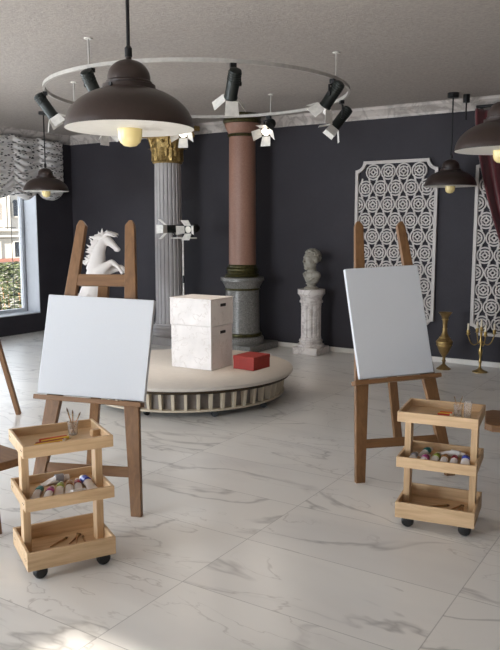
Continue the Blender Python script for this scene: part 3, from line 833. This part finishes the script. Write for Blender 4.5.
# ------------------------------------------------------------------ stools at both edges
def stool(loc, rz, label):
    t = thing('wooden_stool', label, 'stool', loc, rz, 'brown wooden stools')
    s = .19; c = .04
    poly = [(-s + c, -s), (s - c, -s), (s, -s + c), (s, s - c), (s - c, s), (-s + c, s), (-s, s - c), (-s, -s + c)]
    MB().prism(poly, .36, .40).build('seat', M['walnut'], t, bevel=.006)
    MB().prism([(x * .6, y * .6) for x, y in poly], .335, .36).build('seat_block', M['walnut'], t, bevel=.004)
    for k in range(4):
        a = PI / 4 + k * PI / 2
        MB().tube([(.07 * cos(a), .07 * sin(a), .34), (.095 * cos(a), .095 * sin(a), 0)], [.018, .013], 10).build('leg', M['walnut_v'], t)
    MB().ring([(.075, .15), (.092, .15), (.092, .165), (.075, .165)], 24).build('foot_ring', M['walnut'], t)
stool((-2.98, 2.185, 0), math.radians(-6), 'brown wooden stool seat showing at the left edge beside the left trolley')
stool((-.905, 4.34, 0), math.radians(14), 'brown wooden stool seat showing at the right edge behind the right trolley')

# ------------------------------------------------------------------ trolleys
TW, TD = .388, .323
def trolley(loc, rz, label):
    t = thing('art_trolley', label, 'trolley', loc, rz, 'pale wooden three tier trolleys')
    W = TW / 2; th = .013
    for z0, z1 in ((.549, .601), (.316, .369), (.052, .133)):
        m = MB()
        m.box((-W, 0, z0), (W, th, z1)).box((-W, TD - th, z0), (W, TD, z1)).box((-W, th, z0), (-W + th, TD - th, z1)).box((W - th, th, z0), (W, TD - th, z1))
        tr = m.build('tray', M['pine'], t, bevel=.002)
        MB().box((-W + th, th, z0 + .004), (W - th, TD - th, z0 + .014)).build('tray_floor', M['pine'], tr, smooth=0)
        s = MB()
        for y in (.03, .05, TD - .05, TD - .03): s.tube([(-W - .0012, y, (z0 + z1) / 2), (-W + .004, y, (z0 + z1) / 2)], .003, 8)
        s.build('screw_heads', M['black'], tr)
    for sx in (-1, 1):
        x = sx * (W - .013 - .017)
        MB().box((x - .016, TD / 2 - .032, .067), (x + .016, TD / 2 + .032, .5625)).build('post', M['pine_v'], t, bevel=.002)
    for x in (-.135, .145):
        for y in (.034, TD - .034):
            m = MB(); m.lathe([(.014, -.021), (.025, -.018), (.031, -.008), (.031, .008), (.025, .018), (.014, .021)], 20, T(0, 0, .031) @ RX(PI / 2)); m.box((-.014, -.02, .034), (.014, .02, .0515)); m.build('castor', M['rubber'], t, loc=(x, y, 0), rot=(0, 0, rnd.uniform(-.35, .35)))
    return t
TL = ((-2.279, 2.137, 0), 1.061); TRr = ((-1.093, 3.409, 0), .157)
trolley(*TL, 'pale wooden three tier art trolley in front of the left easel')
trolley(*TRr, 'pale wooden three tier art trolley in front of the right easel')
def on(tr, x, y, z):
    (lx, ly, _), r = tr
    return (lx + cos(r) * x - sin(r) * y, ly + sin(r) * x + cos(r) * y, z)
ZT, ZM, ZB_ = .563, .330, .066

# paint tubes: flat crimped tail, round shoulder, neck and cap; lying along local +x
def tube_mesh(L, r):
    m = MB(); n = 16; vs = []; fs = []
    secs = [(0, .0012, r * 1.25), (.012, .0014, r * 1.25), (L * .4, r * .62, r * 1.12), (L * .8, r, r), (L, r, r)]
    for x, rz_, ry in secs:
        for k in range(n):
            a = 2 * PI * k / n; vs.append((x, ry * cos(a), r + rz_ * sin(a) - (r - max(rz_, .0012)) * .95))
    for i in range(len(secs) - 1):
        for k in range(n): fs.append((i * n + k, i * n + (k + 1) % n, (i + 1) * n + (k + 1) % n, (i + 1) * n + k))
    fs.append(tuple(range(n - 1, -1, -1)))
    fs.append(tuple((len(secs) - 1) * n + k for k in range(n)))
    m.add(vs, fs); return m
colmat = {}
def cm(name, rgb):
    if name not in colmat: colmat[name] = plain(name.replace(' ', '_') + '_paint_label', rgb, .35, var=.04)
    return colmat[name]
WHITE_T = plain('white_tube_foil', (226, 222, 220), .35, var=.05)
def paint_tube(tr, x, y, z, ang, band, rgb, label, L=.085, r=.0125, capwhite=True, tilt=0):
    t = tag(bpy.data.objects.new('paint_tube', None), label, 'paint tube', 'paint tubes in the trolleys'); C.objects.link(t)
    t.location = on(tr, x, y, z); t.rotation_euler = (0, tilt, tr[1] + ang)
    tube_mesh(L, r).build('tube_body', WHITE_T, t, smooth=60)
    c = cm(band, rgb)
    B = MB().lathe([(r + .0008, L * .62), (r + .0008, L * .97), (r + .0002, L * .985)], 18, T(0, 0, r * 1.0) @ RY(PI / 2)); B.build('colour_band', c, t)
    MB().lathe([(r, L), (r * .55, L + .006), (r * .55, L + .008)], 16, T(0, 0, r) @ RY(PI / 2)).build('shoulder', WHITE_T, t)
    MB().lathe([(r * .72, L + .007), (r * .68, L + .024)], 14, T(0, 0, r) @ RY(PI / 2)).build('cap', WHITE_T if capwhite else c, t)
    return t
def rad(d): return math.radians(d)
# left trolley, middle shelf
cols = [('teal', (28, 128, 124)), ('magenta', (150, 40, 110)), ('lime', (150, 170, 60)), ('ochre', (150, 104, 44)), ('crimson', (140, 36, 46)), ('blue', (36, 56, 160)), ('grey', (150, 150, 156)), ('white', (230, 228, 226))]
CD = dict(cols)
LT = [(-.135, .105, 0, 60, 'teal'), (-.092, .07, 0, 62, 'magenta'), (-.03, .10, 0, 70, 'lime'), (.016, .10, 0, 73, 'ochre'), (.06, .10, 0, 78, 'crimson'), (.127, .10, 0, 98, 'blue'), (-.07, .265, 0, 2, 'grey'), (-.045, .040, 0, 12, 'white')]
for x, y, dz, ang, c in LT:
    lbl = {'grey': 'plain grey white paint tube lying along the back of the left trolley middle shelf', 'white': 'plain white paint tube lying along the front of the left trolley middle shelf'}.get(c, 'white paint tube with %s band on the left trolley middle shelf' % c)
    paint_tube(TL, x, y, ZM + .001 + dz, rad(ang), c, CD[c], lbl, L=.105 if c in ('grey', 'white', 'blue') else .09, r=.0195 if c in ('blue', 'grey') else .0155)
RT = [(-.105, .165, 0, 70, 'teal'), (-.085, .04, 0, 75, 'magenta'), (-.03, .08, 0, 80, 'lime'), (-.04, .26, 0, -12, 'white'), (.022, .08, 0, 88, 'ochre'), (.073, .08, 0, 92, 'crimson'), (.128, .08, 0, 92, 'blue'), (-.134, .05, 0, 84, 'grey')]
for x, y, dz, ang, c in RT:
    lbl = {'grey': 'plain grey white paint tube at the left end of the right trolley middle shelf', 'white': 'long plain white paint tube lying behind others on the right trolley middle shelf'}.get(c, 'white paint tube with %s band on the right trolley middle shelf' % c)
    paint_tube(TRr, x, y, ZM + .001 + dz, rad(ang), c, CD[c], lbl, L=.13 if c == 'white' else .085, r=.02 if c == 'blue' else .0165)

# pencils on the top shelves
def pencil(tr, x, y, z, ang, rgb, label, L=.13, r=.0072):
    t = tag(bpy.data.objects.new('coloured_pencil', None), label, 'pencil', 'coloured pencils on the trolleys'); C.objects.link(t)
    t.location = on(tr, x, y, z + r); t.rotation_euler = (0, 0, tr[1] + ang)
    m = MB().lathe([(r, 0), (r, L)], 6, RY(PI / 2)); m.build('shaft', cm(label.split()[0] + ' pencil', rgb), t, smooth=0)
    MB().lathe([(r * .95, L), (r * .3, L + .014)], 8, RY(PI / 2)).build('sharpened_end', M['candle'], t)
    MB().lathe([(r * .3, L + .014), (0.0003, L + .018)], 8, RY(PI / 2)).build('point', cm(label.split()[0] + ' pencil', rgb), t)
PL = [(-.15, .062, 8, (186, 52, 40), 'red'), (-.14, .084, 6, (206, 92, 40), 'orange'), (-.125, .106, 8, (212, 168, 48), 'yellow'), (-.115, .128, 6, (150, 60, 46), 'maroon'), (-.085, .15, 7, (226, 190, 70), 'golden'), (-.09, .172, 5, (196, 70, 40), 'scarlet')]
for x, y, a, rgb, nme in PL: pencil(TL, x, y, ZT + .0003, rad(a), rgb, nme + ' pencil in the row lying on the left trolley top shelf', L=.125)
for x, y, a, rgb, nme in ((-.02, .165, -4, (226, 176, 40), 'yellow'), (-.015, .19, 2, (214, 120, 40), 'orange'), (-.02, .14, 3, (190, 64, 40), 'red')): pencil(TRr, x, y, ZT + .0003, rad(a), rgb, nme + ' pencil lying on the right trolley top shelf', L=.06)

# glass cups and brushes
def cup(tr, x, y, h, r, label):
    t = thing('glass_cup', label, 'cup', on(tr, x, y, ZT + .0005), 0, 'clear glass cups on the trolleys')
    MB().lathe([(0, 0), (r * .8, 0), (r, h), (r - .002, h), (r * .8 - .002, .004), (0, .004)], 28).build('cup_wall', M['glass'], t, smooth=50)
    return Vector(on(tr, x, y, ZT + .0005))
def brush(p0, p1, label, grp, r=.0028, bm='bristle', shift=None):
    p0, p1 = Vector(p0), Vector(p1); L = (p1 - p0).length
    t = tag(bpy.data.objects.new('paintbrush', None), label, 'brush', grp); C.objects.link(t)
    t.location = p0; t.rotation_euler = (p1 - p0).to_track_quat('Z', 'Y').to_euler()
    MB().lathe([(r * .55, 0), (r, L * .4), (r * 1.05, L * .72)], 10).build('handle', M['stick'], t)
    MB().lathe([(r * 1.15, L * .71), (r * 1.2, L * .84)], 10).build('ferrule', M['oldbrass'], t)
    MB().lathe([(r * 1.2, L * .835), (r * 1.45, L * .9), (r * .3, L)], 10).build('bristles', M[bm], t)
c0 = cup(TL, .075, .225, .062, .0245, 'clear glass cup holding brushes on the left trolley top shelf')
for k, (a, ln, wd) in enumerate(((2.6, .026, 'leftmost'), (1.6, .012, 'middle'), (.3, .03, 'rightmost'))):
    d = Vector((cos(.5676) * cos(a), sin(.5676) * cos(a), 0)) + Vector((-.54, .84, 0)) * sin(a) * .3
    brush(c0 - d * .008 + Vector((0, 0, .006)), c0 + d * ln * 1.25 + Vector((0, 0, .125 - .01 * k)), '%s of three thin brushes in the glass cup on the left trolley' % wd, 'brushes in the left cup')
c1 = cup(TRr, .075, .175, .06, .022, 'clear glass cup with brushes on the right trolley top shelf, left of the tall glass')
c2 = cup(TRr, .125, .15, .085, .02, 'taller clear glass on the right trolley top shelf beside the brush cup')
for k, (a, ln, wd) in enumerate(((2.8, .024, 'thin brush leaning left in the glass cup on the right trolley'), (.5, .024, 'thin brush leaning right in the glass cup on the right trolley'))):
    d = Vector((cos(.5676) * cos(a), sin(.5676) * cos(a), 0))
    brush(c1 - d * .008 + Vector((0, 0, .006)), c1 + d * ln + Vector((0, 0, .105)), wd, 'brushes in the right cup', r=.002)
# wooden rulers / blocks at the ends of top shelf
MBk = MB().box((-.02, -.012, 0), (.02, .012, .03)).build('wooden_block', M['pine'], bevel=.002); MBk.location = on(TL, .16, .16, ZT + .0003); MBk.rotation_euler = (0, 0, 1.3)
tag(MBk, 'small pale wooden block at the right end of the left trolley top shelf', 'block')
# loose brushes in the bottom shelves
def loose(tr, lst, which):
    for k, (x, y, a, L, wd, dz) in enumerate(lst):
        p = Vector(on(tr, x, y, ZB_ + .005 + dz)); aa = tr[1] + rad(a)
        brush(p, p + Vector((cos(aa), sin(aa), 0)) * L, '%s in the %s trolley bottom shelf' % (wd, which), 'loose brushes on the %s trolley' % which, r=.0042)
loose(TL, [(-.13, .10, 12, .12, 'brush nearest the front left corner', 0), (-.06, .17, 35, .12, 'brush lying across the middle', 0), (-.01, .12, -8, .11, 'short brush pointing right in the middle', 0), (.025, .16, 50, .12, 'brush slanting right of the middle', 0), (.055, .15, 72, .12, 'brush next to the right end', 0), (.09, .10, 84, .12, 'brush closest to the right end', 0)], 'left')
loose(TRr, [(-.13, .12, 4, .11, 'brush nearest the left end', 0), (-.05, .17, 30, .11, 'brush behind the middle', 0), (.0, .11, 15, .1, 'short brush slanting in the middle', 0), (.05, .15, 62, .12, 'brush lying across right of the middle', 0), (.09, .13, 80, .13, 'brush next to the right end', 0), (.125, .12, 98, .13, 'brush closest to the right end', 0)], 'right')

# ------------------------------------------------------------------ lattice panels on the back wall
def lattice(name_label, x0, W, z0, z1):
    t = thing('lattice_panel', name_label, 'wall panel', (x0, YB, z0), 0, 'white lattice wall panels')
    H_ = z1 - z0; nch = .1; fr = .035
    # outline with concave notched corners
    def outline(ins):
        a = ins; r = nch + ins * .5; pts = []
        for (cx_, cz_, s0) in ((a - ins, a - ins, 90), (W - a + ins, a - ins, 180), (W - a + ins, H_ - a + ins, 270), (a - ins, H_ - a + ins, 0)):
            rr = nch + ins
            seg = []
            for q in range(9):
                an = rad(s0 - 90 * q / 8)
                seg.append((cx_ + rr * cos(an), cz_ + rr * sin(an)))
            pts += seg
        # clip to inset rectangle
        return [(min(max(x, ins), W - ins), min(max(z, ins), H_ - ins)) for x, z in pts]
    o, i = outline(0), outline(fr)
    # go around: bottom-left notch runs from left side to bottom side, etc.
    n = len(o); vs = []; fs = []
    for y in (-.005, -.04):
        vs += [(x, y, z) for x, z in o] + [(x, y, z) for x, z in i]
    for k in range(n):
        j = (k + 1) % n
        A, B = 0, n; A2, B2 = 2 * n, 3 * n
        fs += [(A2 + k, A2 + j, B2 + j, B2 + k), (A + k, B + k, B + j, A + j), (A + k, A + j, A2 + j, A2 + k), (B + k, B2 + k, B2 + j, B + j)]
    MB().add(vs, fs).build('frame', M['lattice'], t, smooth=0)
    m = MB(); nx = 5; p = (W - 2 * fr) / nx; nz = round((H_ - 2 * fr) / p); pz = (H_ - 2 * fr) / nz
    RXm = RX(PI / 2)
    def arc(cx_, cz_, r, wd, half=0):
        n = 20 if not half else 11; vs = []; fs = []
        for i in range(n):
            an = (2 * PI * i / n) if not half else (-PI / 2 + PI * i / (n - 1) + (PI if half < 0 else 0))
            for rr, yy in ((r - wd, .010), (r, .010), (r, .028), (r - wd, .028)): vs.append((cx_ + rr * cos(an), -yy, cz_ + rr * sin(an)))
        for i in range(n if not half else n - 1):
            j = (i + 1) % n
            for q in range(4): fs.append((i * 4 + q, j * 4 + q, j * 4 + (q + 1) % 4, i * 4 + (q + 1) % 4))
        m.add(vs, fs)
    def keep(x, z):
        return all(math.hypot(x - a, z - b) > nch + p * .4 for a, b in ((0, 0), (W, 0), (0, H_), (W, H_)))
    def spoke(x, z, r0, r1, an, wd=.034):
        m.box((p * r0, -p * wd, .011), (p * r1, p * wd, .026), T(x, 0, z) @ RXm @ RZ(an))
    for b in range(nz):
        odd = b % 2 == nz % 2 if False else (nz - 1 - b) % 2 == 0     # top row has four circles and two halves
        z = fr + pz * (b + .5)
        for a in range(nx + 1 if odd else nx):
            x = fr + p * (a if odd else a + .5)
            if not keep(x, z): continue
            half = 0 if not odd or 0 < a < nx else (1 if a == 0 else -1)
            for rr in (.5, .335, .165): arc(x, z, p * rr, p * .085, half)
            for q in range(4):
                an = q * PI / 2
                if half and cos(an) * half < -.1: continue
                spoke(x, z, .16, .28, an)
                if not half: spoke(x, z, .32, .44, an + PI / 4)
        if b < nz - 1:
            z2 = z + pz / 2
            for a in range(2 * nx):     # webs filling the gaps between the circles
                x = fr + p * (a + .5) / 2 + p * .0
                up = ((a % 2 == 0) == odd)
                m.box((-p * .05, -p * .13, .011), (p * .05, p * .13, .027), T(x, 0, z2) @ RXm @ RZ(.35 if up else -.35))
    m.build('fretwork', M['lattice'], t, smooth=30)
lattice('white fretwork wall panel of circles hanging behind the right easel', -3.65, .99, .36, 2.28)
lattice('white fretwork wall panel of circles partly behind the dark red curtain', -2.245, .99, .34, 2.28)

# ------------------------------------------------------------------ curtain at the right edge
def curtain():
    NU, NV = 120, 50; vs = []; fs = []
    for j in range(NV + 1):
        v = j / NV; z = 2.74 - v * 2.0
        k = min(1, v / .72); e = k ** 1.0
        xl = -2.235 + .34 * (k ** 1.5); xr = -1.0 - .2 * k
        for i in range(NU + 1):
            u = i / NU; amp = .05 * (1 - .35 * k)
            x = xl + (xr - xl) * u
            y = YB - .2 - amp * sin(u * 2 * PI * 9 + .6 * sin(3 * v)) - .02 * sin(u * 31 + v * 4)
            vs.append((x, y, z - .05 * sin(PI * u) * (1 - v)))
    for j in range(NV):
        for i in range(NU):
            a = j * (NU + 1) + i; fs.append((a, a + NU + 1, a + NU + 2, a + 1))
    t = thing('curtain', 'dark red draped curtain gathered to the right at the right edge', 'curtain', (0, 0, 0))
    o = MB().add(vs, fs).build('cloth', M['curtain'], t, smooth=180)
    s = o.modifiers.new('thick', 'SOLIDIFY'); s.thickness = .008
    b = MB().tube([(-2.22, YB - .2, 2.76), (-.9, YB - .2, 2.76)], .016, 12)
    for x in (-2.2, -.93): b.tube([(x, YB - .2, 2.76), (x, YB - .002, 2.76)], .008, 8)
    b.build('rod', M['black'], t)
curtain()

# ------------------------------------------------------------------ brass vase and candelabra
t = thing('brass_vase', 'tall slender brass floor vase on the floor between the lattice panels', 'vase', (-2.405, 7.66, 0)); t.scale = (.9, .9, 1)
MB().lathe([(.085, 0), (.085, .008), (.06, .022), (.03, .045), (.016, .06), (.018, .08), (.026, .09), (.018, .1), (.016, .13), (.03, .15), (.055, .185), (.085, .25), (.095, .285), (.092, .30), (.098, .305), (.092, .31), (.07, .335), (.045, .365), (.03, .40), (.026, .46), (.03, .52), (.045, .57), (.07, .605), (.082, .615), (.076, .616), (.04, .57), (.02, .5), (0, .5)], 40).build('vessel', M['oldbrass'], t, smooth=40)
m = MB()
for z, r in ((.265, .092), (.30, .0955), (.345, .062), (.44, .0285), (.54, .0375)): m.ring([(r - .002, z - .004), (r + .003, z - .004), (r + .003, z + .004), (r - .002, z + .004)], 40)
m.build('raised_rings', M['brass'], t)
PCd = (-2.03, 7.705, 0)
t = thing('candelabra', 'five armed brass candelabra on the floor beside the right lattice panel', 'candelabra', PCd)
MB().lathe([(.08, 0), (.08, .006), (.055, .016), (.025, .03), (.013, .05), (.011, .09), (.018, .11), (.011, .13), (.011, .17), (.02, .2), (.024, .23), (.012, .26), (.011, .3), (.019, .33), (.012, .35), (.011, .41), (.018, .425)], 28).build('stem', M['brass'], t)
def holder(m, x, y, z):
    m.lathe([(.006, z - .02), (.008, z - .005), (.024, z), (.024, z + .004), (.014, z + .006), (.018, z + .025), (.015, z + .045)], 18, T(x, y, 0))
pos = []
for k in range(4):
    a = rad(32.5) + k * PI / 2
    m = MB(); pts = []
    for q in range(13):
        s = q / 12; r = .012 + .125 * s; z = .335 - .05 * sin(PI * min(1, s * 1.02)) + .02 * s * s + (.03 * max(0, s - .8) / .2)
        pts.append((r * cos(a), r * sin(a), z))
    m.tube(pts, .0055, 8); x, y, z = pts[-1]; holder(m, x, y, z + .02); arm = m.build('arm', M['brass'], t); pos.append((x, y, z + .055))
m = MB(); holder(m, 0, 0, .435); m.build('centre_cup', M['brass'], t); pos.append((0, 0, .47))
names = ['right end arm', 'back arm', 'left end arm', 'front arm', 'taller centre cup']
for (x, y, z), nme in zip(pos, names):
    c = thing('candle', 'cream candle in the %s of the brass candelabra' % nme, 'candle', (PCd[0] + x, PCd[1] + y, z), 0, 'candles of the candelabra')
    hh = .075 if nme != 'taller centre cup' else .09
    MB().lathe([(.0105, -.012), (.0105, hh), (.006, hh + .003)], 14).build('wax', M['candle'], c)
    MB().tube([(0, 0, hh), (.001, 0, hh + .012)], .0012, 6).build('wick', M['rubber'], c)

# ------------------------------------------------------------------ light
def area(name, loc, direction, sx, sy, power, color=(1, 1, 1)):
    L = bpy.data.lights.new(name, 'AREA'); L.shape = 'RECTANGLE'; L.size = sx; L.size_y = sy; L.energy = power; L.color = color
    o = bpy.data.objects.new(name, L); C.objects.link(o); o.location = loc
    o.rotation_euler = Vector(direction).to_track_quat('-Z', 'Y').to_euler()
    return o
DAY = (.86, .93, 1.0)
for i, ((a, b), pw) in enumerate(zip(wins, (30, 240, 200))):
    area('daylight', (XO - .05, (a + b) / 2, (Z0 + Z1) / 2), (1, 0, -.12), b - a, Z1 - Z0, pw, DAY)
for (a, b), pw in zip(fw, (430, 40)):
    area('daylight', ((a + b) / 2, YF - .22, 1.4), (0, 1, -.12), b - a, 2.2, pw, DAY)
S = bpy.data.lights.new('sun', 'SUN'); S.energy = 24; S.angle = .03; S.color = (1, .93, .83)
so = bpy.data.objects.new('sun', S); C.objects.link(so); so.rotation_euler = Vector((-.25, 1, -.500)).to_track_quat('-Z', 'Y').to_euler()
wd = bpy.data.worlds.new('sky'); bpy.context.scene.world = wd; wd.use_nodes = True
nt = wd.node_tree; bg = nt.nodes['Background']
bg.inputs['Color'].default_value = (.75, .85, 1, 1); bg.inputs['Strength'].default_value = 1.5

# ------------------------------------------------------------------ camera
cam = bpy.data.cameras.new('camera'); co = bpy.data.objects.new('camera', cam); C.objects.link(co)
cam.sensor_fit = 'VERTICAL'; cam.sensor_height = 24; cam.lens = 729.4 / 650 * 24
cam.clip_start = .05
co.location = (0, 0, 1.5); co.rotation_euler = (PI / 2 - .1309, 0, .5676)
sc = bpy.context.scene; sc.camera = co
sc.view_settings.view_transform = 'Standard'; sc.view_settings.look = 'None'; sc.view_settings.gamma = 1
sc.view_settings.use_curve_mapping = False; sc.view_settings.exposure = -.08
sc.cycles.use_denoising = True
sc.cycles.max_bounces = 8; sc.cycles.diffuse_bounces = 5
sc.cycles.sample_clamp_indirect = 6
